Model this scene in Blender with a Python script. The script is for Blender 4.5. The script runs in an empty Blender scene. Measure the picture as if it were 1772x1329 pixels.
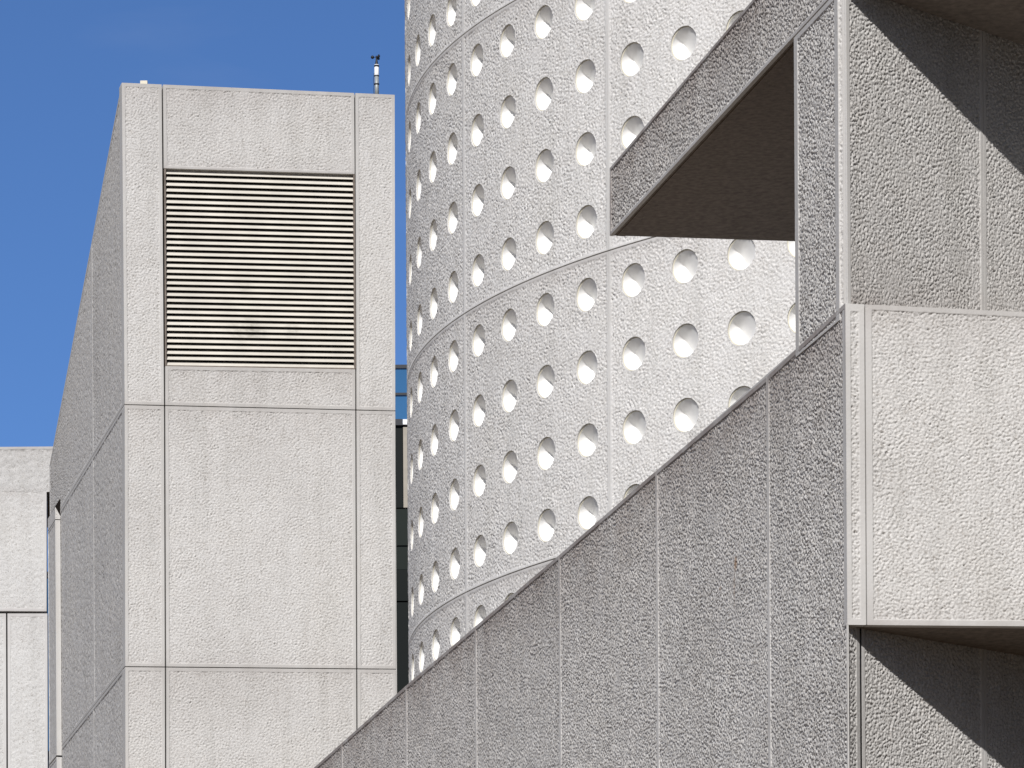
import bpy, math, random
import numpy as np
from mathutils import Matrix, Vector

# ------------------------------------------------------------------ camera
FPX, HY, CX, RHO = 8000.0, 2600.0, 886.0, 0.006      # focal length, eye level and centre in photo pixels, camera roll
EYE = np.array((0.0, 0.0, 1.6))
sc = bpy.context.scene
cd = bpy.data.cameras.new('camera')
cam = bpy.data.objects.new('camera', cd)
sc.collection.objects.link(cam)
sc.camera = cam
cd.sensor_width = 36.0
cd.lens = 36.0 * FPX / 1772.0
cd.shift_y = (HY - 664.5) / 1772.0
cd.clip_start, cd.clip_end = 0.5, 3000.0
cr, sr = math.cos(RHO), math.sin(RHO)
cam.matrix_world = Matrix(((cr, sr, 0, EYE[0]), (0, 0, -1, EYE[1]), (-sr, cr, 0, EYE[2]), (0, 0, 0, 1)))

# ------------------------------------------------------------------ sky and sun
SUN_EL, SUN_BETA = 36.0, 10.0         # elevation; azimuth of travel, degrees to the right of the view
w = bpy.data.worlds.new('World'); sc.world = w; w.use_nodes = True
nt = w.node_tree
sky = nt.nodes.new('ShaderNodeTexSky'); sky.sky_type = 'NISHITA'; sky.sun_disc = False
sky.sun_elevation = math.radians(SUN_EL); sky.sun_rotation = math.radians(180 + SUN_BETA)
sky.air_density = 0.6; sky.dust_density = 0.0; sky.ozone_density = 9.0; sky.altitude = 0
bg = nt.nodes['Background']; bg.inputs['Strength'].default_value = 0.115
tcw = nt.nodes.new('ShaderNodeTexCoord'); mpw = nt.nodes.new('ShaderNodeMapping'); mpw.inputs['Scale'].default_value = (5, 5, 16)
mpw.inputs['Rotation'].default_value = (0, .5, 0)
nzw = nt.nodes.new('ShaderNodeTexNoise'); nzw.inputs['Scale'].default_value = 1.6; nzw.inputs['Detail'].default_value = 6
rmw = nt.nodes.new('ShaderNodeMapRange'); rmw.inputs[1].default_value = .5; rmw.inputs[2].default_value = .8; rmw.inputs[4].default_value = .16
mxw = nt.nodes.new('ShaderNodeMix'); mxw.data_type = 'RGBA'; mxw.inputs[7].default_value = (4.2, 4.6, 5.6, 1)
nt.links.new(tcw.outputs['Generated'], mpw.inputs[0]); nt.links.new(mpw.outputs[0], nzw.inputs['Vector'])
nt.links.new(nzw.outputs['Fac'], rmw.inputs[0]); nt.links.new(rmw.outputs[0], mxw.inputs[0])
sxw = nt.nodes.new('ShaderNodeSeparateXYZ'); nt.links.new(tcw.outputs['Generated'], sxw.inputs[0])
rb = nt.nodes.new('ShaderNodeMapRange'); rb.inputs[1].default_value = .75; rb.inputs[2].default_value = -.1; rb.inputs[4].default_value = .62
nt.links.new(sxw.outputs['Y'], rb.inputs[0])
mxb = nt.nodes.new('ShaderNodeMix'); mxb.data_type = 'RGBA'; mxb.inputs[7].default_value = (1.55, 1.6, 1.75, 1)   # grey veil added to the unseen sky behind the camera, for neutral fill light
nt.links.new(rb.outputs[0], mxb.inputs[0]); nt.links.new(sky.outputs[0], mxb.inputs[6])
nt.links.new(mxb.outputs[2], mxw.inputs[6]); nt.links.new(mxw.outputs[2], bg.inputs['Color'])
sd = bpy.data.lights.new('sun', 'SUN'); sd.energy = 4.85; sd.angle = math.radians(0.5); sd.color = (1.0, 0.982, 0.962)
so = bpy.data.objects.new('sun', sd); sc.collection.objects.link(so)
b_, e_ = math.radians(SUN_BETA), math.radians(SUN_EL)
tosun = Vector((-math.sin(b_) * math.cos(e_), -math.cos(b_) * math.cos(e_), math.sin(e_)))
so.rotation_euler = tosun.to_track_quat('Z', 'Y').to_euler()
so.location = (0, 0, 60)
sc.view_settings.view_transform = 'Standard'
sc.view_settings.look = 'None'
sc.view_settings.gamma = 1.0
sc.view_settings.exposure = 0.0

# ------------------------------------------------------------------ geometry helpers
def ray(x, y):
    a, b = (x - CX) / FPX, (HY - y) / FPX
    return np.array((a * cr + b * sr, 1.0, -a * sr + b * cr))
class Plane:
    """vertical wall plane through P (x, y) running along D (x, y)"""
    def __init__(s, P, D):
        s.P = np.array(P, float); D = np.array(D, float); s.D = D / np.linalg.norm(D)
        n = np.array((s.D[1], -s.D[0]))
        if n @ (s.P) > 0: n = -n
        s.n = n; s.N = np.array((n[0], n[1], 0.0))
    def at(s, x, y):
        r = ray(x, y)
        t = (s.P @ s.n) / (r[:2] @ s.n)
        return EYE + r * t
def at_depth(x, y, Y):
    return EYE + ray(x, y) * Y

SIDE = np.array((-0.2321, 1.0)); SIDE /= np.linalg.norm(SIDE)
FRONT = np.array((1.0, 0.2321)); FRONT /= np.linalg.norm(FRONT)
Z3 = np.array((0, 0, 1.0))
def v3(p, z): return np.array((p[0], p[1], z))

# lumpy concrete relief: band-passed noise, one large tile (height in metres)
def relief(seed, n=2400, cell=0.005, l0=0.0120, l1=0.062):
    rng = np.random.default_rng(seed)
    f = np.fft.rfft2(rng.standard_normal((n, n)))
    fy = np.fft.fftfreq(n, cell)[:, None]; fx = np.fft.rfftfreq(n, cell)[None, :]
    k = np.sqrt(fx * fx + fy * fy) + 1e-9
    band = np.exp(-(k * l0) ** 4) * (1 - np.exp(-(k * l1) ** 4)) / k ** 0.62
    g = np.fft.irfft2(f * band, s=(n, n)); g /= g.std()
    slow = np.exp(-(k * 0.35) ** 2) * (1 - np.exp(-(k * 3.0) ** 2))
    s = np.fft.irfft2(f * slow, s=(n, n)); s /= s.std()
    h = np.where(g > 0, 1.0 * np.tanh(g * 0.9), g * 1.25)
    return (h * (1 + 0.12 * s)).astype(np.float32)
RT = relief(7); RN, RC = RT.shape[0], 0.005
def sample(u, v):
    a = (u / RC) % RN; b = (v / RC) % RN
    i = np.floor(a).astype(int); j = np.floor(b).astype(int); fa = a - i; fb = b - j
    i %= RN; j %= RN; i2 = (i + 1) % RN; j2 = (j + 1) % RN
    return (RT[j, i] * (1 - fa) + RT[j, i2] * fa) * (1 - fb) + (RT[j2, i] * (1 - fa) + RT[j2, i2] * fa) * fb
def sstep(x, a, b):
    t = np.clip((x - a) / (b - a), 0, 1); return t * t * (3 - 2 * t)

def make_mesh(name, V, F, mats, rough=None, stain=None, mi=None, smooth=True):
    """F: (n,4) array of quads or list of polygons"""
    me = bpy.data.meshes.new(name)
    V = np.asarray(V, np.float32)
    if isinstance(F, np.ndarray):
        me.vertices.add(len(V)); me.vertices.foreach_set('co', V.ravel())
        me.loops.add(F.size); me.loops.foreach_set('vertex_index', F.astype(np.int32).ravel())
        me.polygons.add(len(F)); me.polygons.foreach_set('loop_start', np.arange(0, F.size, F.shape[1], dtype=np.int32))
        me.update(calc_edges=True)
    else:
        me.from_pydata([tuple(map(float, p)) for p in V], [], [tuple(f) for f in F])
    for m in (mats if isinstance(mats, (list, tuple)) else [mats]): me.materials.append(m)
    if mi is not None: me.polygons.foreach_set('material_index', np.asarray(mi, np.int32))
    me.polygons.foreach_set('use_smooth', np.full(len(me.polygons), smooth))
    for nm, arr in (('rough', rough), ('stain', stain)):
        if arr is not None:
            a = me.attributes.new(nm, 'FLOAT', 'POINT'); a.data.foreach_set('value', np.asarray(arr, np.float32))
    me.validate(); me.update()
    return me
def obj(name, me, parent=None):
    o = bpy.data.objects.new(name, me); sc.collection.objects.link(o)
    if parent is not None:
        o.parent = parent; o.matrix_parent_inverse = Matrix.Translation(-Vector(parent.location))
    return o
def thing(name, loc, label, cat, group=None):
    o = bpy.data.objects.new(name, None); sc.collection.objects.link(o)
    o.location = tuple(float(c) for c in loc); o['label'] = label; o['category'] = cat
    if group: o['group'] = group
    o.empty_display_size = 0.5
    return o

PCOUNT = [0]
AMP = 0.0042
def panel(parent, a, b, c, d, N, res, gap=(.012, .012, .012, .012), margin=(.05, .05, .05, .05), depth=.03,
          stain=None, name='wall_panel', amp=AMP, sink=.007, mat=None, flip=False, fs=None, stk=1.0):
    """rough cast panel: a bottom-left, b bottom-right, c top-right, d top-left seen from outside; N outward normal.
    gap / margin: left, right, bottom, top. stain: (left,right,bottom,top) lengths of weather staining or None"""
    PCOUNT[0] += 1
    a, b, c, d = (np.array(p, float) for p in (a, b, c, d))
    W = max(np.linalg.norm(b - a), np.linalg.norm(c - d)); Hh = max(np.linalg.norm(d - a), np.linalg.norm(c - b))
    def P(s, t): return (a * (1 - s) + b * s) * (1 - t) + (d * (1 - s) + c * s) * t
    s0, s1, t0, t1 = gap[0] / W, 1 - gap[1] / W, gap[2] / Hh, 1 - gap[3] / Hh
    a, b, c, d = P(s0, t0), P(s1, t0), P(s1, t1), P(s0, t1)
    nu, nv = max(2, int(W / res)), max(2, int(Hh / res))
    def axis(L, n, m0, m1):              # extra lines where the smooth margins end, so their step is crisp
        g = np.linspace(0, 1, n + 1)
        ex = np.array([m0 / L, (m0 + .012) / L, 1 - m1 / L, 1 - (m1 + .012) / L])
        return np.unique(np.concatenate((g, ex[(ex > 0) & (ex < 1)])))
    gs = axis(W, nu, margin[0], margin[1]); gt = axis(Hh, nv, margin[2], margin[3])
    S, T = np.meshgrid(gs, gt); nu, nv = len(gs) - 1, len(gt) - 1
    S = S.ravel(); T = T.ravel()
    Q = ((a[None] * (1 - S)[:, None] + b[None] * S[:, None]) * (1 - T)[:, None] +
         (d[None] * (1 - S)[:, None] + c[None] * S[:, None]) * T[:, None])
    wb, wt = np.linalg.norm(b - a), np.linalg.norm(c - d); hl, hr = np.linalg.norm(d - a), np.linalg.norm(c - b)
    wl = wb * (1 - T) + wt * T; hh = hl * (1 - S) + hr * S
    k = .012
    m = np.ones(len(S))
    for dist, mg in ((S * wl, margin[0]), ((1 - S) * wl, margin[1]), (T * hh, margin[2]), ((1 - T) * hh, margin[3])):
        m *= sstep(dist, mg - 1e-4, mg + k) if mg > 0 else 1
    ox, oy = (PCOUNT[0] * 3.71) % 14, (PCOUNT[0] * 5.33) % 14
    u, v = Q @ np.append((b - a)[:2] / np.linalg.norm((b - a)[:2]), 0), Q[:, 2]
    fs = fs or ((.82, 1.0) if mat is None else (.82, 1.0))
    hgt = sample(u * fs[0] + ox, v * fs[1] + oy)
    Q = Q + N[None] * (m * (hgt * amp - sink) + (1 - m) * 0.0004 * hgt)[:, None]
    idx = np.arange(len(S)).reshape(nv + 1, nu + 1)
    F = np.stack((idx[:-1, :-1], idx[:-1, 1:], idx[1:, 1:], idx[1:, :-1]), -1).reshape(-1, 4)
    loop = np.concatenate((idx[0, :], idx[1:, -1], idx[-1, -2::-1], idx[-2:0:-1, 0]))
    n0 = len(Q)
    # skirt with its own vertices so the edge stays sharp
    e1 = Q[loop]; e2 = e1 - N[None] * depth
    nl = len(loop); ii = np.arange(nl); jj = (ii + 1) % nl
    SF = np.stack((n0 + jj, n0 + ii, n0 + nl + ii, n0 + nl + jj), -1)
    V = np.concatenate((Q, e1, e2)); F = np.concatenate((F, SF))
    rough = np.concatenate((m, np.zeros(2 * nl)))
    st = np.zeros(len(V))
    if stain is not None:
        ds = (S * wl, (1 - S) * wl, T * hh, (1 - T) * hh); x = np.zeros(len(S))
        for dd, L in zip(ds, stain):
            if L > 0: x = np.maximum(x, np.exp(-dd / L))
        st[:n0] = x * stk
    if flip: F = F[:, ::-1]
    return obj(name, make_mesh(name, V, F, mat or M_conc, rough, st), parent)

def prism(parent, name, pts, zb, zt, mat, mats_bottom=None):
    """closed solid over plan polygon pts; zb / zt numbers or per-vertex lists"""
    n = len(pts)
    zb = zb if hasattr(zb, '__len__') else [zb] * n; zt = zt if hasattr(zt, '__len__') else [zt] * n
    V = [(p[0], p[1], z) for p, z in zip(pts, zb)] + [(p[0], p[1], z) for p, z in zip(pts, zt)]
    area = sum(pts[i][0] * pts[(i + 1) % n][1] - pts[(i + 1) % n][0] * pts[i][1] for i in range(n))
    F = [tuple(range(n))[::-1], tuple(range(n, 2 * n))] + [(i, (i + 1) % n, n + (i + 1) % n, n + i) for i in range(n)]
    if area < 0: F = [f[::-1] for f in F]
    ms = [mat]; mi = [0] * len(F)
    if mats_bottom: ms.append(mats_bottom); mi[0] = 1
    return obj(name, make_mesh(name, V, F, ms, mi=mi, smooth=False), parent)

def box_bm(c, s, ax=None):
    """verts/faces of a box centred c, half sizes s, axes ax"""
    ax = ax or (np.array((1, 0, 0.)), np.array((0, 1, 0.)), np.array((0, 0, 1.)))
    V = [np.array(c) + ax[0] * s[0] * i + ax[1] * s[1] * j + ax[2] * s[2] * k for k in (-1, 1) for j in (-1, 1) for i in (-1, 1)]
    F = [(0, 2, 3, 1), (4, 5, 7, 6), (0, 1, 5, 4), (2, 6, 7, 3), (0, 4, 6, 2), (1, 3, 7, 5)]
    return V, F
class MB:
    def __init__(s): s.V = []; s.F = []
    def add(s, VF):
        n = len(s.V); s.V += list(VF[0]); s.F += [tuple(i + n for i in f) for f in VF[1]]; return s
    def box(s, c, h, ax=None): return s.add(box_bm(c, h, ax))
    def lathe(s, base, prof, n=20, axis=Z3, x=None):
        """prof: list of (r, distance along axis)"""
        axis = np.array(axis, float); x = np.cross(axis, (0.3, 1, 0.17)) if x is None else x; x = x / np.linalg.norm(x); y = np.cross(axis, x)
        V = []; F = []
        for r, z in prof:
            for k in range(n):
                t = 2 * math.pi * k / n
                V.append(np.array(base) + axis * z + (x * math.cos(t) + y * math.sin(t)) * r)
        for i in range(len(prof) - 1):
            for k in range(n):
                q = (k + 1) % n
                F.append((i * n + k, i * n + q, (i + 1) * n + q, (i + 1) * n + k))
        F.append(tuple(range(n))[::-1]); F.append(tuple(range((len(prof) - 1) * n, len(prof) * n)))
        return s.add((V, F))
    def build(s, name, mat, parent, smooth=False):
        return obj(name, make_mesh(name, s.V, s.F, mat, smooth=smooth), parent)

# ------------------------------------------------------------------ materials
def new_mat(name):
    m = bpy.data.materials.new(name); m.use_nodes = True
    t = m.node_tree; return m, t, t.nodes['Principled BSDF']
def nd(t, kind, **kw):
    n = t.nodes.new(kind)
    for k, v in kw.items(): setattr(n, k, v)
    return n
def mixc(t, fac, a, b, mode='MIX'):
    n = nd(t, 'ShaderNodeMix', data_type='RGBA', blend_type=mode)
    for s, v in ((0, fac), (6, a), (7, b)):
        if hasattr(v, 'default_value') or hasattr(v, 'links'): t.links.new(v, n.inputs[s])
        elif s == 0: n.inputs[0].default_value = v
        else: n.inputs[s].default_value = (*v, 1)
    return n.outputs[2]
def ramp(t, src, stops):
    n = nd(t, 'ShaderNodeValToRGB')
    el = n.color_ramp.elements
    el[0].position, el[0].color = stops[0][0], (*stops[0][1], 1)
    el[1].position, el[1].color = stops[-1][0], (*stops[-1][1], 1)
    for p, c in stops[1:-1]:
        e = el.new(p); e.color = (*c, 1)
    t.links.new(src, n.inputs[0]); return n.outputs[0]
def noise(t, co, scale, detail=3, rough=.55):
    n = nd(t, 'ShaderNodeTexNoise'); n.inputs['Scale'].default_value = scale
    n.inputs['Detail'].default_value = detail; n.inputs['Roughness'].default_value = rough
    t.links.new(co, n.inputs['Vector']); return n.outputs['Fac']

def concrete(name, base=(.535, .518, .497), smooth_col=(.53, .513, .492), bump=.6, spots=1.0, patch=1.0, blobs=()):
    m, t, p = new_mat(name)
    tc = nd(t, 'ShaderNodeTexCoord').outputs['Object']
    ra = nd(t, 'ShaderNodeAttribute', attribute_name='rough').outputs['Fac']
    sa = nd(t, 'ShaderNodeAttribute', attribute_name='stain').outputs['Fac']
    fine = noise(t, tc, 55, 4, .6)       # aggregate grains
    big = noise(t, tc, .55, 4, .55)      # slow weathering patches
    mid = noise(t, tc, 5.0, 3, .5)
    k = spots
    c = ramp(t, fine, [(.30, tuple(v * (1 - .30 * k) for v in base)), (.47, base), (.60, tuple(min(1, v * (1 + .10 * k)) for v in base)), (.75, tuple(min(1, v * (1 + .22 * k)) for v in base))])
    c = mixc(t, ra, smooth_col, c)
    q = patch
    tone = ramp(t, big, [(.3, (1 - .10 * q, 1 - .105 * q, 1 - .11 * q)), (.5, (1, 1, 1)), (.7, (1 + .0 * q, .995, .985))])
    c = mixc(t, 1.0, c, tone, 'MULTIPLY')
    tone2 = ramp(t, mid, [(.3, (.955, .95, .945)), (.62, (1, 1, 1))])
    c = mixc(t, 1.0, c, tone2, 'MULTIPLY')
    pit_shade = noise(t, tc, 34, 2, .5)  # dark specks put the shade of small surface pits into the colour
    sk = nd(t, 'ShaderNodeMath', operation='MULTIPLY'); t.links.new(ramp(t, pit_shade, [(.60, (0,) * 3), (.67, (1,) * 3)]), sk.inputs[0]); t.links.new(ra, sk.inputs[1])
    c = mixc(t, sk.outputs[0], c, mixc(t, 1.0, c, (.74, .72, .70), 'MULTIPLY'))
    mp = nd(t, 'ShaderNodeMapping'); mp.inputs['Scale'].default_value = (3.2, 3.2, .22); t.links.new(tc, mp.inputs[0])
    c = mixc(t, 1.0, c, ramp(t, noise(t, mp.outputs[0], 1.3, 5, .62), [(.34, (.925, .925, .92)), (.52, (1, 1, 1))]), 'MULTIPLY')
    oi = nd(t, 'ShaderNodeObjectInfo')
    c = mixc(t, 1.0, c, ramp(t, oi.outputs['Random'], [(0, (.975, .973, .97)), (1, (1.0, 1.0, 1.0))]), 'MULTIPLY')
    for P, sx, sz, colr, k in blobs:
        vs = nd(t, 'ShaderNodeVectorMath', operation='SUBTRACT'); t.links.new(tc, vs.inputs[0]); vs.inputs[1].default_value = P
        vm = nd(t, 'ShaderNodeVectorMath', operation='MULTIPLY'); t.links.new(vs.outputs[0], vm.inputs[0]); vm.inputs[1].default_value = (1 / sx, 1 / sx, 1 / sz)
        vl_ = nd(t, 'ShaderNodeVectorMath', operation='LENGTH'); t.links.new(vm.outputs[0], vl_.inputs[0])
        mr = nd(t, 'ShaderNodeMapRange'); mr.inputs[1].default_value = 1; mr.inputs[2].default_value = .3; mr.inputs[4].default_value = k
        t.links.new(vl_.outputs['Value'], mr.inputs[0])
        c = mixc(t, mr.outputs[0], c, colr)
    # weather stain
    mm = nd(t, 'ShaderNodeMath', operation='MULTIPLY'); t.links.new(sa, mm.inputs[0])
    sn = ramp(t, noise(t, tc, 2.2, 4, .65), [(.30, (.3,) * 3), (.58, (1,) * 3)])
    t.links.new(sn, mm.inputs[1])
    c = mixc(t, mm.outputs[0], c, mixc(t, 1.0, c, (.56, .505, .485), 'MULTIPLY'))
    t.links.new(c, p.inputs['Base Color'])
    p.inputs['Roughness'].default_value = .92
    p.inputs['Specular IOR Level'].default_value = .18
    bp = nd(t, 'ShaderNodeBump'); bp.inputs['Distance'].default_value = .004
    bs = nd(t, 'ShaderNodeMath', operation='MULTIPLY_ADD'); t.links.new(ra, bs.inputs[0])
    bs.inputs[1].default_value = bump; bs.inputs[2].default_value = .12
    t.links.new(bs.outputs[0], bp.inputs['Strength'])
    t.links.new(noise(t, tc, 70, 3, .6), bp.inputs['Height'])
    t.links.new(bp.outputs[0], p.inputs['Normal'])
    return m
def plain(name, col, rough=.6, metal=0, var=.06, scale=6, bump=0, bscale=60, spec=.3):
    m, t, p = new_mat(name)
    tc = nd(t, 'ShaderNodeTexCoord').outputs['Object']
    c = ramp(t, noise(t, tc, scale, 4), [(.3, tuple(v * (1 - var) for v in col)), (.7, tuple(min(1, v * (1 + var)) for v in col))])
    t.links.new(c, p.inputs['Base Color']); p.inputs['Roughness'].default_value = rough; p.inputs['Metallic'].default_value = metal
    p.inputs['Specular IOR Level'].default_value = spec
    if bump:
        bp = nd(t, 'ShaderNodeBump'); bp.inputs['Strength'].default_value = bump; bp.inputs['Distance'].default_value = .004
        t.links.new(noise(t, tc, bscale, 3), bp.inputs['Height']); t.links.new(bp.outputs[0], p.inputs['Normal'])
    return m
_rp = np.array(at_depth(1463, 525, 40.0))
_q = Plane(_rp[:2], SIDE)
RUST = [(tuple(_q.at(1271, 975) - _rp * 0), .07, .09, (.30, .17, .08), .8), (tuple(_q.at(1269, 1015)), .04, .25, (.33, .24, .17), .5), (tuple(_q.at(1245, 1018)), .05, .03, (.25, .15, .08), .6)]
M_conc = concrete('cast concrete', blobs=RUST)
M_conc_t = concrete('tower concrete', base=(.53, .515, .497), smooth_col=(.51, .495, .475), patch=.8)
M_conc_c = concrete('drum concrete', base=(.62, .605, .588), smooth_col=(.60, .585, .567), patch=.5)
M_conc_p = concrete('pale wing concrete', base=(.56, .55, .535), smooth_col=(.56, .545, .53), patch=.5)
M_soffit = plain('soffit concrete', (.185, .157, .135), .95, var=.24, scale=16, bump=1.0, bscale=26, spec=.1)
M_core = plain('joint backing', (.10, .085, .07), .95, var=.1, spec=.05)
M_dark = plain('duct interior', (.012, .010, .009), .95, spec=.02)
M_slat = plain('cream enamel', (.58, .545, .48), .6, var=.10, scale=2)
def dirty(m, blobs, col):
    t = m.node_tree; p = t.nodes['Principled BSDF']; src = p.inputs['Base Color'].links[0].from_socket
    tc = nd(t, 'ShaderNodeTexCoord').outputs['Object']; n_ = noise(t, tc, 4.5, 4, .7)
    for P, sx, sz, k in blobs:
        vs = nd(t, 'ShaderNodeVectorMath', operation='SUBTRACT'); t.links.new(tc, vs.inputs[0]); vs.inputs[1].default_value = P
        vm = nd(t, 'ShaderNodeVectorMath', operation='MULTIPLY'); t.links.new(vs.outputs[0], vm.inputs[0]); vm.inputs[1].default_value = (1 / sx, 1 / sx, 1 / sz)
        vl_ = nd(t, 'ShaderNodeVectorMath', operation='LENGTH'); t.links.new(vm.outputs[0], vl_.inputs[0])
        mr = nd(t, 'ShaderNodeMapRange'); mr.inputs[1].default_value = 1; mr.inputs[2].default_value = .2; mr.inputs[4].default_value = k
        t.links.new(vl_.outputs['Value'], mr.inputs[0])
        mm = nd(t, 'ShaderNodeMath', operation='MULTIPLY'); t.links.new(mr.outputs[0], mm.inputs[0]); t.links.new(ramp(t, n_, [(.38, (0,) * 3), (.6, (1,) * 3)]), mm.inputs[1])
        src = mixc(t, mm.outputs[0], src, col)
    t.links.new(src, p.inputs['Base Color'])
_pt = lambda x, y: tuple(at_depth(x, y, 76.6))
dirty(M_slat, [(_pt(428, 572), .42, .26, .9), (_pt(508, 572), .2, .22, .8), (_pt(415, 500), .3, .2, .45)], (.27, .25, .21))
M_bowl = plain('white glazed bowl', (.77, .76, .74), .6, var=.03, scale=7)
M_rim = plain('cream rim', (.66, .62, .50), .6, var=.08, scale=8)
M_pole = plain('galvanised pole', (.34, .36, .36), .5, .3)
M_white = plain('white housing', (.75, .76, .78), .5)
M_black = plain('black plastic', (.02, .02, .022), .5)
M_lug = plain('beige metal', (.62, .57, .45), .6)
M_frame = plain('dark window frame', (.022, .024, .03), .45)
M_beige = plain('beige cladding', (.33, .30, .25), .7)
def glass_mat(name, col, rough=.04, spec=.8):
    m, t, p = new_mat(name)
    p.inputs['Base Color'].default_value = (*col, 1); p.inputs['Roughness'].default_value = rough
    p.inputs['Specular IOR Level'].default_value = spec; p.inputs['IOR'].default_value = 1.5
    tc = nd(t, 'ShaderNodeTexCoord').outputs['Object']
    c = ramp(t, noise(t, tc, .4, 2), [(.3, tuple(v * .85 for v in col)), (.7, tuple(v * 1.15 for v in col))])
    t.links.new(c, p.inputs['Base Color'])
    return m
M_gblue = glass_mat('blue coated glass', (.035, .12, .26))
M_gdark = glass_mat('dark glass', (.006, .008, .007), .35, .12)
M_ggreen = glass_mat('grey green glass', (.012, .016, .013), .35, .12)
M_ground = plain('warm paving', (.18, .135, .09), .95, var=.2, scale=.6, bump=.3, bscale=12, spec=.1)

# ------------------------------------------------------------------ ground
g = make_mesh('ground', [(-600, -300, 0), (600, -300, 0), (600, 900, 0), (-600, 900, 0)], [(0, 1, 2, 3)], M_ground, smooth=False)
go = obj('ground', g); go['kind'] = 'structure'

# ------------------------------------------------------------------ right-hand stepped building
C0 = (at_depth(1463, 525, 40.0))[:2]
PS = Plane(C0, SIDE)                 # long side wall
PF = Plane(C0, FRONT)                # block front
WD = np.array((.958, 1.0)); WD /= np.linalg.norm(WD)
P0 = at_depth(1491, 1090, 40.22)[:2]
PW = Plane(P0, WD)                   # recessed splayed wall
RB = thing('stepped_building', (C0[0], C0[1], 0), 'grey rough concrete building with projecting upper storeys and a long side wall at the right', 'building')
RES_N = .0084
def lineY(p, q, x): return p[1] + (q[1] - p[1]) * (x - p[0]) / (q[0] - p[0])
# side wall under the diagonal parapet line, joints from the corner to the far end
xs = [1463, 1327, 1135, 967, 822, 702, 591, 500]
tops = [(1463, 524), (1327, 652), (1135, 815), (967, 961), (822, 1084.5), (702, 1187), (591, 1286), (500, 1367)]
ZB = EYE[2] + 5.6
for i in range(len(xs) - 1):
    nr, fr = PS.at(*tops[i]), PS.at(*tops[i + 1])
    lo = ZB if i < 3 else ZB + [0, 0, 0, 1.2, 2.2, 2.4, 2.8][i]
    a, b = v3(fr[:2], lo), v3(nr[:2], lo)
    panel(RB, a, b, nr, fr, PS.N, RES_N if i < 3 else .010, gap=(.003, .003, .005, .0), margin=(.035, .025 if i else .03, .05, .04),
          depth=.012, stain=(0, 0, 0, .5), amp=.0095, sink=.011)
ZT = PS.at(1463, 525)[2]
ENDS = PS.at(500, 1367)[:2]
inn = PS.n * -1
prism(RB, 'side_wall_base', [C0 + SIDE * 1.5 + inn * .014, ENDS + inn * .014, ENDS + inn * .4, C0 + SIDE * 1.5 + inn * .4], 0.0, [z - .02 for z in (PS.at(1463, 524)[2], PS.at(500, 1367)[2], PS.at(500, 1367)[2], PS.at(1463, 524)[2])], M_conc)

# front block
def FP(x, y): return PF.at(x, y)
zb0, zb1 = FP(1463, 1081)[2], FP(1772, 1083.5)[2]
s1 = (FP(1772, 600)[:2] - C0) @ FRONT
kb = (zb1 - zb0) / s1
zt0, zt1 = FP(1463, 525)[2], FP(1772, 540)[2]; kt = (zt1 - zt0) / s1
LF = 5.2
def blk(s, top): q = C0 + FRONT * s; return v3(q, (zt0 + kt * s) if top else (zb0 + kb * s))
sj = (FP(1498, 800)[:2] - C0) @ FRONT
panel(RB, blk(0.002, 0), blk(sj, 0), blk(sj, 1), blk(0.002, 1), PF.N, RES_N, gap=(0, .005, 0, 0), margin=(.04, .045, .05, .06), depth=.1, amp=.006)
panel(RB, blk(sj, 0), blk(LF, 0), blk(LF, 1), blk(sj, 1), PF.N, RES_N, gap=(.005, .0, 0, 0), margin=(.055, .05, .045, .04), depth=.1, amp=.0052, stain=(0, 0, .12, .25), stk=.35, fs=(.95, 1.15))
cA, cB = C0 - PF.n * .09 + FRONT * .05, C0 - PF.n * .09 + FRONT * LF
cC, cD = cB + SIDE * 8, cA + SIDE * 8
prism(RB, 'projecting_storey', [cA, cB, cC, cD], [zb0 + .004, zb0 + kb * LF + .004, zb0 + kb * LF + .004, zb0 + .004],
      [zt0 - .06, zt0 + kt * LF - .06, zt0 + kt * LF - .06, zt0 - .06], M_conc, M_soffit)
# lower wall: chamfer strip and splayed wall
ch0 = C0 + SIDE * .02; chP = PW.at(1488.5, 1200)[:2]
PC = Plane(ch0, chP - ch0)
def q4(pl, p0, p1, z0, z1, z1b=None): return v3(p0, z0), v3(p1, z0), v3(p1, z1 if z1b is None else z1b), v3(p0, z1)
zl = EYE[2] + 5.9
panel(RB, *q4(PC, ch0, chP, zl, zb0 + .02), PC.N, RES_N, gap=(0, .003, 0, 0), margin=(.02, .05, .05, .02), depth=.003, amp=.006)
w0 = PW.at(1491.5, 1200)[:2]; w1 = PW.at(1703, 1200)[:2]; w2 = w1 + WD * 3.4
def ztop_lo(p): return zb0 + kb * ((p - C0) @ FRONT) + .03
panel(RB, *q4(PW, w0, w1, zl, ztop_lo(w0), ztop_lo(w1)), PW.N, RES_N, gap=(.003, .004, 0, 0), margin=(.04, .035, .05, .0), depth=.004, amp=.0056)
panel(RB, *q4(PW, w1, w2, zl, ztop_lo(w1), ztop_lo(w2)), PW.N, RES_N, gap=(.004, 0, 0, 0), margin=(.035, .05, .05, .0), depth=.05, amp=.006)
bk = -PW.n * .04
prism(RB, 'lower_wall', [ch0 + inn * .055 + SIDE * .08, chP + bk + SIDE * .05, w2 + bk, w2 + bk + SIDE * 6, ch0 + SIDE * 8 + inn * .055], 0, zb0 - .005 + kb, M_conc)
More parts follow.
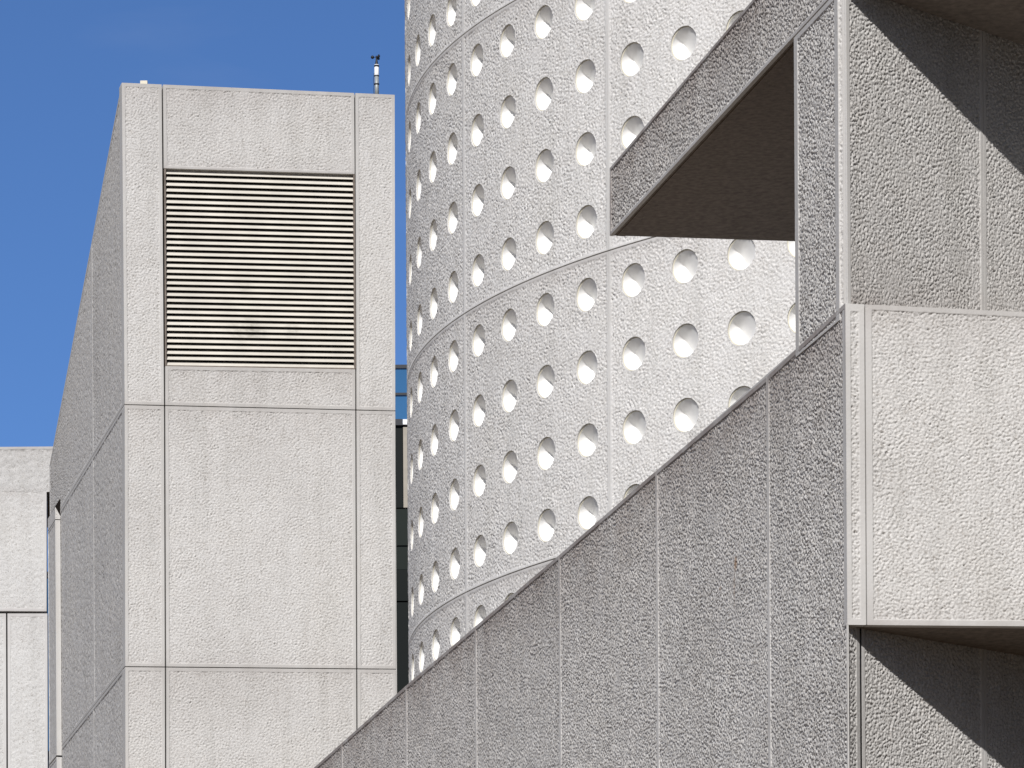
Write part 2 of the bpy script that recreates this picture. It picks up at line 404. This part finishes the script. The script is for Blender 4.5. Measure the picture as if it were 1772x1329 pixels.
# upper wall: side pier, chamfer strip, splayed wall
zs0 = PS.at(1375, 62)[2]; zs1 = PS.at(1055, 408)[2]
up_side_near = PS.at(1451, 300)[:2]; up_side_far = PS.at(1375, 300)[:2]
PWU = PW
ua = PWU.at(1466, 300)[:2]; ub = PWU.at(1702, 300)[:2]; uc = ub + WD * 3.4
zu0 = zt0 - .10
zso = zs0                                            # soffit height at the side
s_u = lambda p: (p - C0) @ FRONT
z_ufar = PWU.at(1772, 80)[2]; p_ufar = PWU.at(1772, 80)[:2]; ku = (z_ufar - zso) / s_u(p_ufar)
zso_at = lambda p: zso + ku * s_u(p)
panel(RB, *q4(PS, up_side_far, up_side_near, zu0, zso), PS.N, RES_N, gap=(0, 0, 0, .012), margin=(.10, .10, .02, .045), depth=.05, amp=.0095, sink=.011)
PK = Plane(up_side_near, ua - up_side_near)
panel(RB, *q4(PK, up_side_near, ua, zu0, zso + .02), PK.N, .01, gap=(0, 0, 0, 0), margin=(.004, .018, .02, .02), depth=.04, amp=.006)
panel(RB, *q4(PW, ua, ub, zu0, zso_at(ua) + .03, zso_at(ub) + .03), PW.N, RES_N, gap=(.002, .004, 0, 0), margin=(.03, .035, .0, .0), depth=.05, stain=(0, 0, .3, 0), amp=.0056)
panel(RB, *q4(PW, ub, uc, zu0, zso_at(ub) + .03, zso_at(uc) + .03), PW.N, RES_N, gap=(.004, 0, 0, 0), margin=(.035, .05, .0, .0), depth=.05, stain=(0, 0, .3, 0), amp=.006)
prism(RB, 'upper_wall', [up_side_near + inn * .035 + SIDE * .02, ua + bk, uc + bk, uc + bk + SIDE * 2.5, up_side_far + WD * 4 + SIDE * .2, up_side_far + inn * .035 - SIDE * .003],
      zt0 - .2, zso + .01, M_conc)
# upper projecting storey: fascia along the side, soffit, front fascia
far_t, far_b = PS.at(1055, 291), PS.at(1055, 408)
zf_t = far_t[2]; n_b = v3(C0, zso + .004); n_t = v3(C0, PS.at(1300, 0)[2] + .01)
mid_b = PS.at(1375, 62)
panel(RB, far_b, n_b, n_t, far_t, PS.N, RES_N, gap=(.0, .003, .0, .0), margin=(.04, .05, .03, .03), depth=.04, stain=(.15, 0, 0, .38), amp=.0095, sink=.011)
fr = C0 + FRONT * LF
panel(RB, n_b, v3(fr, zso_at(fr)), v3(fr, n_t[2] + ku * LF), n_t, PF.N, .03, gap=(.003, 0, 0, 0), depth=.12)
fs = far_b[:2]
back_r = fs + FRONT * 7.0
kk = (at_depth(1375, 418, 0)[2])
PB = Plane(fs, FRONT); zbr = PB.at(1375, 418); kbk = (zbr[2] - far_b[2]) / ((zbr[:2] - fs) @ FRONT)
d1 = .038
prism(RB, 'projecting_roof', [C0 - PF.n * .1 + inn * d1, fr - PF.n * .1, back_r, fs + inn * .004 + FRONT * .045, fs + inn * .038],
      [zso + .012, zso_at(fr) + .012, far_b[2] + kbk * 7.0 + .0, far_b[2] + kbk * .045 + .004, far_b[2] + .004],
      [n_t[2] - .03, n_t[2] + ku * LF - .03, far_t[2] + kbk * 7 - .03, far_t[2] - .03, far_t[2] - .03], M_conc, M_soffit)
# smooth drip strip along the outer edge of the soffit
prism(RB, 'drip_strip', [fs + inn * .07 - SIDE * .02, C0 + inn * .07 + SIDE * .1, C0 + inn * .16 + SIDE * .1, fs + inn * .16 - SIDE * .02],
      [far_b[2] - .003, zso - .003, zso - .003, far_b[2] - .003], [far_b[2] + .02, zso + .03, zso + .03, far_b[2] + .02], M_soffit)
# terrace slab behind the parapet
e2 = PS.at(760, 1140)[:2]
prism(RB, 'terrace_slab', [C0 + SIDE * 8.1 + inn * .38, e2 + inn * .38, e2 + inn * .38 + FRONT * 2.0, C0 + SIDE * 8.1 + inn * 5], zt0 - .8, zt0 - .6, M_conc)

# dark block, unseen, added to keep sky light off the splayed walls
SB = thing('added_sky_blocker', (12, 20, 0), 'dark block added outside the frame on the right to shade the splayed walls', 'building')
prism(SB, 'wall', [(9.5, 44), (12.5, -6), (22, -6), (22, 44)], 0, 38, M_frame)

# ------------------------------------------------------------------ round drum with porthole recesses
XC, YC, R, PH0, DPH, H0, DH, G = 10.187, 70.0, 11.675, -.89206, .07998, 20.4308 + EYE[2], .98657, .01277
RH = .226
DR = thing('round_tower', (XC, YC, 0), 'pale curved concrete tower pierced by rows of round white recesses', 'building')
def drum(ph, z, r):
    x = XC + r * np.sin(ph); y = YC - r * np.cos(ph)
    return np.stack((x, y, z + G * (XC + R * np.sin(ph) - XC)), -1)
def drum_panel(c0, r0, res):
    """panel of 4 x 4 cells, columns c0..c0+3 (leftwards), rows r0..r0+3 (downwards), open at each recess"""
    ul, uh = -(c0 + 3.5) * R * DPH, -(c0 - .5) * R * DPH; vl, vh = -(r0 + 3.5) * DH, -(r0 - .5) * DH
    nu, nv = int((uh - ul) / res), int((vh - vl) / res)
    U, Vv = np.meshgrid(np.linspace(ul, uh, nu + 1), np.linspace(vl, vh, nv + 1)); U = U.ravel(); Vv = Vv.ravel()
    i = np.arange(len(U)).reshape(nv + 1, nu + 1)
    F = np.stack((i[:-1, :-1], i[:-1, 1:], i[1:, 1:], i[1:, :-1]), -1).reshape(-1, 4)
    cu = np.round(-U / (R * DPH)); cu = np.clip(cu, c0, c0 + 3); cv = np.clip(np.round(-Vv / DH), r0, r0 + 3)
    du, dv = U + cu * R * DPH, Vv + cv * DH
    dist = np.hypot(du, dv)
    fc = dist[F].mean(1) < RH
    inside = np.zeros(len(U), bool); inside[np.unique(F[fc])] = True
    F = F[~fc]
    onrim = np.zeros(len(U), bool); onrim[np.unique(F)] = True; onrim &= inside
    k = np.where(onrim, RH / np.maximum(dist, 1e-6), 1.0)
    U = U - du + du * k; Vv = Vv - dv + dv * k
    used = np.unique(F); rm = -np.ones(len(U), int); rm[used] = np.arange(len(used))
    U, Vv, hm = U[used], Vv[used], np.where(onrim, 0.0, np.abs(dist - RH) + 2e-3)[used]; F = rm[F]
    dl, dr, db, dt = U - ul, uh - U, Vv - vl, vh - Vv
    gu, gv = .004, .009
    m = sstep(dl, .035, .055) * sstep(dr, .035, .055) * sstep(db, .03, .05) * sstep(dt, .045, .065)
    edge = (hm < 1e-3)
    mh = .35 + .65 * sstep(hm, 0, .03)
    U2 = np.clip(U, ul + gu, uh - gu); V2 = np.clip(Vv, vl + gv, vh - gv)
    h = sample(U * .85 + 3.1, Vv * .95 + 7.7)
    r = R + m * (h * .0095 * mh - .006) + (1 - m) * .0004 * h
    ph = PH0 + U2 / R
    Pm = drum(ph, H0 + V2, r)
    # ragged hole edge and its reveal
    n0 = len(Pm)
    cnt = {}
    ed = np.concatenate([F[:, [k, (k + 1) % 4]] for k in range(4)])
    es = np.sort(ed, 1); kk_ = es[:, 0] * (n0 + 1) + es[:, 1]
    _, ix, c = np.unique(kk_, return_index=True, return_counts=True)
    be = ed[ix[c == 1]]                                    # boundary edges: outer border and hole rims
    bv = np.unique(be); remap = -np.ones(n0, int); remap[bv] = np.arange(len(bv))
    ph_b = ph[bv]; z_b = H0 + V2[bv]
    e1 = Pm[bv]; hole = hm[bv] < 1e-3
    deep = np.where(hole, R - .06, R - .10)
    e2_ = drum(ph_b, z_b, deep)
    SF = np.stack((n0 + remap[be[:, 1]], n0 + remap[be[:, 0]], n0 + len(bv) + remap[be[:, 0]], n0 + len(bv) + remap[be[:, 1]]), -1)
    V = np.concatenate((Pm, e1, e2_)); F = np.concatenate((F, SF))
    rough = np.concatenate((m, np.full(2 * len(bv), .5)))
    st = np.zeros(len(V)); st[:n0] = .28 * np.exp(-dt / .3)
    return obj('wall_panel', make_mesh('wall_panel', V, F, M_conc_c, rough, st), DR)
for c0 in (8, 4, 0, -4):
    for r0 in (-4, 0, 4, 8):
        vis = c0 in (0, 4, -4)
        drum_panel(c0, r0, .0145 if vis else .035)
# bowls
def bowl_geo(c, r, n=48):
    """white recess: cream rim round a dish folded along a diagonal valley, as verts / faces with material index"""
    ph = PH0 - c * DPH; z = H0 - r * DH
    ctr = drum(np.array(ph), np.array(z), R)
    N = np.array((math.sin(ph), -math.cos(ph), 0)); T = np.array((math.cos(ph), math.sin(ph), 0))
    prof = [(RH + .004, -.036), (RH - .004, -.028), (RH - .012, -.028), (RH - .015, -.038)]
    V = []; F = []; mi = []
    for rr, d in prof:
        t = np.arange(n) * 2 * math.pi / n
        V += list(ctr[None] + N[None] * d + T[None] * (rr * np.cos(t))[:, None] + Z3[None] * (rr * np.sin(t))[:, None])
    for i in range(3):
        for j in range(n):
            q = (j + 1) % n
            F.append((i * n + j, (i + 1) * n + j, (i + 1) * n + q, i * n + q)); mi.append(1)
    rb = RH - .014; an = math.radians(VAL_A); ta = (math.cos(an), -math.sin(an)); sa = (math.sin(an), math.cos(an))
    m = max(10, n // 2); K = 6
    th = np.linspace(-math.pi / 2, math.pi / 2, m + 1); tv = rb * np.sin(th); sr_ = rb * np.cos(th)
    s0 = np.clip(VAL_S, -.85 * sr_, .85 * sr_)
    for half in (1, -1):
        o0 = len(V)
        for k in range(K + 1):
            u = k / K
            s_ = s0 * (1 - u) + half * sr_ * u
            if half > 0: d = VAL_D * (1 - u)
            else: d = VAL_D * (1 - u ** 1.35)
            d = .034 + d * (1 - (tv / rb) ** 4)
            V += list(ctr[None] - N[None] * d[:, None] + T[None] * (tv * ta[0] + s_ * sa[0])[:, None] + Z3[None] * (tv * ta[1] + s_ * sa[1])[:, None])
        for k in range(K):
            for j in range(m):
                a, b = o0 + k * (m + 1) + j, o0 + (k + 1) * (m + 1) + j
                F.append((a, a + 1, b + 1, b) if half > 0 else (a, b, b + 1, a + 1)); mi.append(0)
    return V, F, mi
VAL_A, VAL_S, VAL_D = 58.0, -.10, .190
def edge_x(c, r):                     # where a recess falls in the photograph
    p = drum(np.array(PH0 - c * DPH), np.array(H0 - r * DH), R) - EYE
    a, b = p[0] / p[1], p[2] / p[1]
    return CX + FPX * (a * cr - b * sr), HY - FPX * (a * sr + b * cr)
vis, rest = [], []
for c in range(-4, 12):
    for r in range(-4, 12):
        x, y = edge_x(c, r)
        inframe = (x < 1400 and -35 < y < 1360 and c <= 7)
        hid = (x > 700 and y > 1187 - (x - 702) * .872 + 34) or (x > 1055 and y < 412 and y > 291 - (x - 1055) * 1.18 + 40)
        if x > 1375 + 22: hid = True
        (vis if inframe and not hid else rest).append((c, r))
print('portholes in view', len(vis), 'others', len(rest))
for c, r in vis[:100]:
    V, F, mi = bowl_geo(c, r)
    obj('round_recess', make_mesh('round_recess', V, F, [M_bowl, M_rim], mi=mi), DR)
mb = MB(); MI = []
for c, r in rest + vis[100:]:
    V, F, mi = bowl_geo(c, r, 20); mb.add((V, F)); MI += mi
o = obj('round_recesses_out_of_view', make_mesh('round_recess', mb.V, mb.F, [M_bowl, M_rim], mi=MI), DR); o.name = 'hidden_recess'
o['kind'] = 'stuff'
# plain rest of the drum wall and the lower storeys, and a dark lining behind the joints
def ring(name, ph_a, ph_b, z0, z1, r, mat, n=96):
    ph = np.linspace(ph_a, ph_b, n)
    A = drum(ph, np.full(n, z0), r); B = drum(ph, np.full(n, z1), r)
    V = np.concatenate((A, B)); i = np.arange(n - 1)
    F = np.stack((i, i + 1, i + 1 + n, i + n), -1)
    return obj(name, make_mesh(name, V, F, mat, np.ones(2 * n), np.zeros(2 * n)), DR)
ztop, zbot = H0 + 4.5 * DH, H0 - 11.5 * DH
pl = PH0 - 11.5 * DPH; pr = PH0 + 4.5 * DPH
ring('drum_back_wall', pr, pl + 2 * math.pi, 0, ztop, R, M_conc_c)
ring('drum_base', pl, pr, 0, zbot - .01, R, M_conc_c)
ring('drum_lining', 0, 2 * math.pi, 0, ztop - .3, R - .30, M_core)
n = 96; t_ = np.linspace(0, 2 * math.pi, n, endpoint=False)
obj('drum_roof', make_mesh('drum_roof', list(drum(t_, np.full(n, ztop - .05), R - .03)), [tuple(range(n))], M_conc_c, smooth=False), DR)

# ------------------------------------------------------------------ louvred tower, left
TY = 76.0
TC = at_depth(216, 700, TY)[:2]
TF, TS = Plane(TC, FRONT), Plane(TC, SIDE)
TW = thing('louvred_tower', (TC[0], TC[1], 0), 'tall grey concrete tower with a large cream louvre and sloping left side', 'tower')
RT_ = .0135
def ln(p, q, x): return (x, lineY(p, q, x))
top = ((210, 143), (683, 164)); g1 = ((215, 700), (684, 711)); g2 = ((216, 1153.5), (685, 1158))
lt, lb = ((286, 291), (614, 301)), ((286, 631.5), (615, 637))
def tp(line, x): return TF.at(*ln(line[0], line[1], x))
G_ = .0125
def tpanel(xl0, xr0, lo, hi, xl1=None, xr1=None, gap=None, **k):
    # xl/xr at the bottom line and at the top line
    xl1 = xl0 if xl1 is None else xl1; xr1 = xr0 if xr1 is None else xr1
    a, b, c, d = tp(lo, xl0), tp(lo, xr0), tp(hi, xr1), tp(hi, xl1)
    return panel(TW, a, b, c, d, TF.N, RT_, gap=gap or (G_, G_, .008, .008), margin=k.pop('margin', (.05, .05, .05, .055)), depth=.3, mat=M_conc_t, amp=.0068, sink=.007, stain=(0, 0, .12, .45), stk=.30, **k)
bot = ((217, 1420), (687, 1421))
J1 = [281, 285, 286.5, 287]; J2 = [614, 616, 617.5, 618.5]; E = [210.5, 215.5, 216.5, 217]; Rr = [683, 684, 685, 686]
lines = [top, g1, g2, bot]
for i in range(3):
    tpanel(E[i + 1], J1[i + 1], lines[i + 1], lines[i], E[i], J1[i], gap=(.003, G_, .008, 0 if i == 0 else .008))
    tpanel(J2[i + 1], Rr[i + 1], lines[i + 1], lines[i], J2[i], Rr[i], gap=(G_, .0, .008, 0 if i == 0 else .008))
tpanel(J1[0] + 1.5, J2[0] + 1, lt, top, J1[0], J2[0], gap=(G_, G_, 0, 0), margin=(.05, .05, .035, .055))
tpanel(J1[1], J2[1], g1, lb, J1[1], J2[1], gap=(G_, G_, .008, .02))
tpanel(J1[2], J2[2], g2, g1, J1[1], J2[1])
tpanel(J1[3], J2[3], bot, g2, J1[2], J2[2])
# side panels
s_top = ((210.5, 143), (85.5, 806)); s_g1 = ((214.5, 700), (106, 879)); s_g2 = ((216, 1153.5), (106, 1292)); s_bot = ((217, 1420), (106, 1560))
def sp(line, x): return TS.at(*ln(line[0], line[1], x))
sl = [s_top, s_g1, s_g2, s_bot]
xe = [[210.5, 158, 85.5], [215.5, 160, 85.5], [216.5, 161, 85.5], [217, 161, 85.5]]
for i in range(3):
    for j in range(2):
        a, b = sp(sl[i + 1], xe[i + 1][j + 1]), sp(sl[i + 1], xe[i + 1][j])
        c, d = sp(sl[i], xe[i][j]), sp(sl[i], xe[i][j + 1])
        a[:2] = d[:2]; b[:2] = c[:2]
        panel(TW, a, b, c, d, TS.N, .024, gap=(.003, .003, .006, 0 if i == 0 else .006), margin=(.05, .05, .05, .06), depth=.3, mat=M_conc_t, amp=.0085, sink=.009)
# core
cf = [TC, TF.at(684.5, 700)[:2]]
bl = sp(s_top, 85.5); nr_ = TF.at(683, 164); nl_ = TF.at(210.5, 143)
i3 = lambda p: p - TF.n * .29 - TS.n * .29
sb = bl[:2] + FRONT * ((cf[1] - cf[0]) @ FRONT)
prism(TW, 'inner_wall', [i3(cf[0]), cf[1] - TF.n * .29 - FRONT * .02, sb - FRONT * .02, bl[:2] - TS.n * .29], 0,
      [nl_[2] - .04 - .29 * 1.2, nr_[2] - .04 - .29 * 1.2, bl[2] - .04 + (nr_[2] - nl_[2]), bl[2] - .04], M_core)
prism(TW, 'tower_base', [cf[0] - TF.n * .02 - TS.n * .02, cf[1] - TF.n * .02, sb, bl[:2] - TS.n * .02], 0, tp(bot, 217)[2] - .03, M_conc_t)
rv = cf[1] + SIDE * .3
prism(TW, 'end_wall', [cf[1] + SIDE * .02 - FRONT * .001, cf[1] + SIDE * .02 - FRONT * .3, sb - FRONT * .3, sb - FRONT * .001], 0,
      [nr_[2] - .02, nr_[2] - .02, bl[2] + (nr_[2] - nl_[2]), bl[2] + (nr_[2] - nl_[2])], M_conc_t)
# pilaster fin on the side with its little dark notch
fn = TS.at(105, 1000)[:2]
fw = .092
fo = fn + TS.n * fw
def fz(x, y): return Plane(fn, FRONT).at(x, y)[2]
FL = 1.05
PFn = Plane(fn, FRONT)
for ya, yb in ((1307, 900), (1420, 1310)):
    za, zb_ = fz(100, ya), fz(100, yb)
    panel(TW, v3(fo, za), v3(fn, za), v3(fn, zb_), v3(fo, zb_), PFn.N, .02, gap=(0, 0, 0, .0), margin=(.02, .02, .02, .03), depth=.1, mat=M_conc_t, name='pilaster', amp=.003)
    Ps = Plane(fo, SIDE)
    panel(TW, v3(fo + SIDE * FL, za), v3(fo, za), v3(fo, zb_), v3(fo + SIDE * FL, zb_), Ps.N, .03, gap=(.0, .002, .0, .0), margin=(.03, .03, .03, .03), depth=.08, mat=M_conc_t, name='pilaster', amp=.005)
z_hi, z_lo, z_ap, z9 = fz(104.5, 862), fz(104.5, 893), fz(94.5, 877), fz(100, 898.5)
# head of the pilaster: cut to a point beside the notch
V = [v3(fo, z9), v3(fn, z9), v3(fn, z_lo), v3(fo, z_ap)]; V += [p + np.append(SIDE * FL, 0) for p in V]
obj('pilaster_head', make_mesh('pilaster_head', V, [(0, 1, 2, 3), (7, 6, 5, 4), (0, 3, 7, 4), (3, 2, 6, 7), (1, 5, 6, 2)], M_conc_t, np.ones(8), np.zeros(8), smooth=False), TW)
V = [v3(fo, z_ap), v3(fn, z_lo), v3(fn, z_hi)]; V = [p + np.append(SIDE * .012, 0) for p in V] + [p + np.append(SIDE * FL, 0) for p in V]
obj('notch', make_mesh('notch', V, [(0, 1, 2), (5, 4, 3), (0, 2, 5, 3), (0, 3, 4, 1)], M_dark, smooth=False), TW)
V = [v3(fo, z_ap), v3(fn, z_hi), v3(fn, z_hi + .25)]; V = V + [p + np.append(SIDE * FL, 0) for p in V]
# louvre
lv = bpy.data.objects.new('louvre', make_mesh('louvre', [v for v in (TF.at(286, 291), TF.at(286, 632), TF.at(615, 637), TF.at(614, 301))], [], M_dark)); lv.data.clear_geometry()
mbk = MB(); mfr = MB(); msl = MB()
pa, pb, pc, pd = TF.at(286.3, 632.5), TF.at(615.6, 637.5), TF.at(613.8, 301.0), TF.at(284.8, 291.0)
inn_t = -TF.N
NS = 34
up = Z3
for i in range(NS):
    t0 = (i + .12) / NS
    L = pa * (1 - t0) + pd * t0 + np.append(FRONT * .014, 0); Rr_ = pb * (1 - t0) + pc * t0 - np.append(FRONT * .014, 0)
    pitch = (pd[2] - pa[2]) / NS
    # blade section: front lip, sloping face, thin
    dz, dp = pitch * .76, .060
    sec = [(.030, 0), (.030, .004), (.030 + dp, dz), (.034 + dp, dz - .003), (.038, -.002)]
    V = [L + inn_t * u + up * v for u, v in sec] + [Rr_ + inn_t * u + up * v for u, v in sec]
    ns = len(sec)
    F = [tuple(range(ns)), tuple(range(ns, 2 * ns))[::-1]] + [(k, k + ns, (k + 1) % ns + ns, (k + 1) % ns) for k in range(ns)]
    msl.add((V, F))
LV = msl.build('louvre', M_slat, TW)
for A, B in ((pa, pd), (pb, pc)):
    sgn = 1 if A is pa else -1
    ax = (np.append(FRONT, 0), inn_t, (B - A) / np.linalg.norm(B - A))
    mfr.box((A + B) / 2 + inn_t * .05 + ax[0] * sgn * .008, (.012, .045, np.linalg.norm(B - A) / 2), ax)
axh = (pb - pa) / np.linalg.norm(pb - pa)
mfr.box((pa + pb) / 2 + inn_t * .03 - up * .0, (np.linalg.norm(pb - pa) / 2, .02, .010), (axh, inn_t, up))
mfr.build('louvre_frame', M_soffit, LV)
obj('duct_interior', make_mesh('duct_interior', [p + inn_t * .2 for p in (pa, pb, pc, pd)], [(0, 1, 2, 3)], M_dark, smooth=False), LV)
# small roof lug
lc = TF.at(251.5, 142.5) + inn_t * .15
MB().box(lc, (.058, .05, .06)).build('roof_lug', M_lug, TW)

# ------------------------------------------------------------------ anemometer on the tower roof
ab = TF.at(652, 163) + inn_t * .5
dA = ab[1]
def ap(x, y): return at_depth(x, y, dA)
AN = thing('anemometer', ap(652, 166), 'small cup anemometer on a grey pole above the louvred tower roof', 'anemometer')
base = ap(652, 170); zt_ = ap(652, 131)[2]
pole = MB().lathe((base[0], base[1], base[2]), [(.036, 0), (.036, zt_ - base[2])]).build('pole', M_pole, AN, True)
zc = ap(652, 146)[2]
MB().lathe((base[0], base[1], zc - .01), [(.043, 0), (.043, .022)]).build('collar', M_black, pole)
MB().lathe((base[0], base[1], zt_ - .012), [(.042, 0), (.042, .014)]).build('collar', M_black, pole)
px = base[0]
MB().lathe((px, base[1], zt_), [(.037, 0), (.039, .01), (.038, ap(0, 116)[2] - zt_)], 20).build('housing', M_white, AN, True)
mbx = MB(); z5 = ap(652, 116)[2]
mbx.lathe((px, base[1], z5), [(.042, 0), (.042, .028), (.026, .034), (.026, .05), (.016, .11), (.012, .16), (.015, .165), (.015, .185)])
mbx.build('rotor_head', M_black, AN, True)
zr = ap(652, 99)[2]
for k, a in enumerate((178, 58, -62)):
    a = math.radians(a); dr_ = np.array((math.cos(a), math.sin(a), 0)); tg = np.array((-math.sin(a), math.cos(a), 0))
    cc = np.array((px, base[1], zr)) + dr_ * .068
    arm = MB(); arm.lathe((px, base[1], zr), [(.005, 0), (.005, .05)], 8, axis=dr_)
    prof = [(.0290 * math.sin(math.pi * j / 18), .029 * math.cos(math.pi * j / 18)) for j in range(1, 10)]
    arm.lathe(cc, prof, 18, axis=tg)
    arm.build('cup', M_black, AN, True)
# cable clipped to the pole
cb = MB(); pts = [(.044, -.02), (.052, .12), (.047, .22), (.053, .30), (.042, .42)]
for (r0_, z0_), (r1_, z1_) in zip(pts[:-1], pts[1:]):
    p0_ = np.array((px - r0_, base[1] - .01, base[2] + z0_)); p1_ = np.array((px - r1_, base[1] - .01, base[2] + z1_))
    L_ = np.linalg.norm(p1_ - p0_); cb.lathe(p0_, [(.004, 0), (.004, L_)], 8, axis=(p1_ - p0_) / L_)
cb.build('cable', M_black, pole)

# ------------------------------------------------------------------ pale wing, far left
LY = 90.0
LC = at_depth(81, 1060, LY)[:2]
PL = Plane(LC, np.array((1.0, .05)))
LW = thing('pale_wing', (LC[0], LC[1], 0), 'pale concrete wing with a plain upper storey behind the left edge of the louvred tower', 'building')
def lp(x, y): return PL.at(x, y)
kw = dict(stain=(0, 0, .1, .4), stk=.3, N=PL.N, mat=M_conc_p, depth=.3, amp=.006, sink=.006)
LFX = -160
tl, tr, ml, mr = lp(LFX, 777), lp(96, 775), lp(LFX, 850), lp(96, 851)
lean = PL.N * .12
panel(LW, ml, mr, tr + lean, tl + lean, res=.03, gap=(0, 0, .0, 0), margin=(.03, .03, .0, .05), **{**kw, 'N': PL.N})
panel(LW, lp(LFX, 1057), lp(80.5, 1058.5), lp(80.5, 851), lp(LFX, 850), res=.024, gap=(0, 0, .01, 0), margin=(.03, .05, .05, .0), **kw)
panel(LW, lp(13.2, 1420), lp(82.6, 1420), lp(82, 1061), lp(12.2, 1061), res=.024, gap=(.008, 0, 0, .006), margin=(.05, .05, .0, .06), **kw)
panel(LW, lp(LFX, 1420), lp(12, 1420), lp(11, 1061), lp(LFX, 1061), res=.024, gap=(0, .008, 0, .006), margin=(.05, .05, .0, .06), **kw)
bkL = -PL.n
p_l, p_r, p_u = lp(LFX, 900)[:2], lp(80.2, 900)[:2], lp(96, 800)[:2]
prism(LW, 'inner_wall', [p_l + bkL * .28, p_r + bkL * .28, p_r + bkL * 3.2 - np.array((.6, 0)), p_l + bkL * 3.2], 0, lp(0, 855)[2], M_core)
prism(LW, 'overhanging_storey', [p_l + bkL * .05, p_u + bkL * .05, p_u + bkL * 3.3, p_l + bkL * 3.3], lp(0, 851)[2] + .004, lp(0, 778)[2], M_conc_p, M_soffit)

# ------------------------------------------------------------------ glass buildings far behind
def pane(parent, Y, x0, x1, y0, y1, mat, name='window', off=0.0):
    a, b, c, d = at_depth(x0, y1, Y), at_depth(x1, y1, Y), at_depth(x1, y0, Y), at_depth(x0, y0, Y)
    c_, e_h = (a + c) / 2, ((b - a)[0] / 2, .04, (d - a)[2] / 2)
    return MB().box((c_[0], Y - off, c_[2]), (abs(e_h[0]), e_h[1], abs(e_h[2]))).build(name, mat, parent)
Yg = 140.0
pz = at_depth(700, 632, Yg)
GB = thing('glass_building', (pz[0], Yg, 0), 'dark glass office building seen through the slit between the louvred tower and the round tower', 'building')
xl_, xr_ = 640, 800
zroof = at_depth(700, 700, Yg)[2]
a, b = at_depth(xl_, 728, Yg), at_depth(xr_, 728, Yg)
prism(GB, 'wall', [(a[0], Yg + .3), (b[0], Yg + .3), (b[0], Yg + 9), (a[0], Yg + 9)], 0, a[2], M_frame)
pane(GB, Yg, xl_, xr_, 638.5, 680, M_gblue, 'window'); pane(GB, Yg, xl_, xr_, 685, 728, M_gblue, 'window')
pane(GB, Yg, xl_, xr_, 632, 638, M_frame, 'window_frame', .05); pane(GB, Yg, xl_, xr_, 680.5, 684.5, M_frame, 'window_frame', .05)
pane(GB, Yg, xl_, 697, 727, 737.5, M_frame, 'cornice', .1); pane(GB, Yg, 697.3, xr_, 727, 736, M_white, 'cornice', .1)
pane(GB, Yg, 698, xr_, 740, 879, M_beige, 'cladding', .05)
pane(GB, Yg, xl_, 697, 738, 879, M_gdark, 'window')
pane(GB, Yg, xl_, xr_, 881, 944, M_ggreen, 'window'); pane(GB, Yg, xl_, xr_, 944.5, 985, M_ggreen, 'window', -.05)
pane(GB, Yg, xl_, xr_, 986, 1040, M_gdark, 'window'); pane(GB, Yg, xl_, xr_, 1043, 1330, M_gdark, 'window', .03)
p2 = at_depth(60, 990, 150)
G2 = thing('glass_building', (p2[0], 150, 0), 'low blue glass building seen in the slit left of the louvred tower', 'building')
a, b = at_depth(20, 1010, 150), at_depth(150, 1010, 150)
prism(G2, 'wall', [(a[0], 150.3), (b[0], 150.3), (b[0], 158), (a[0], 158)], 0, a[2], M_frame)
pane(G2, 150, 20, 150, 990, 994, M_frame, 'window_frame', .05); pane(G2, 150, 20, 150, 996, 1000, M_frame, 'window_frame', .05)
pane(G2, 150, 20, 150, 994, 996, M_gblue, 'window'); pane(G2, 150, 20, 150, 1000, 1300, M_gblue, 'window')
bpy.data.objects.remove(lv) if lv.name in bpy.data.objects else None
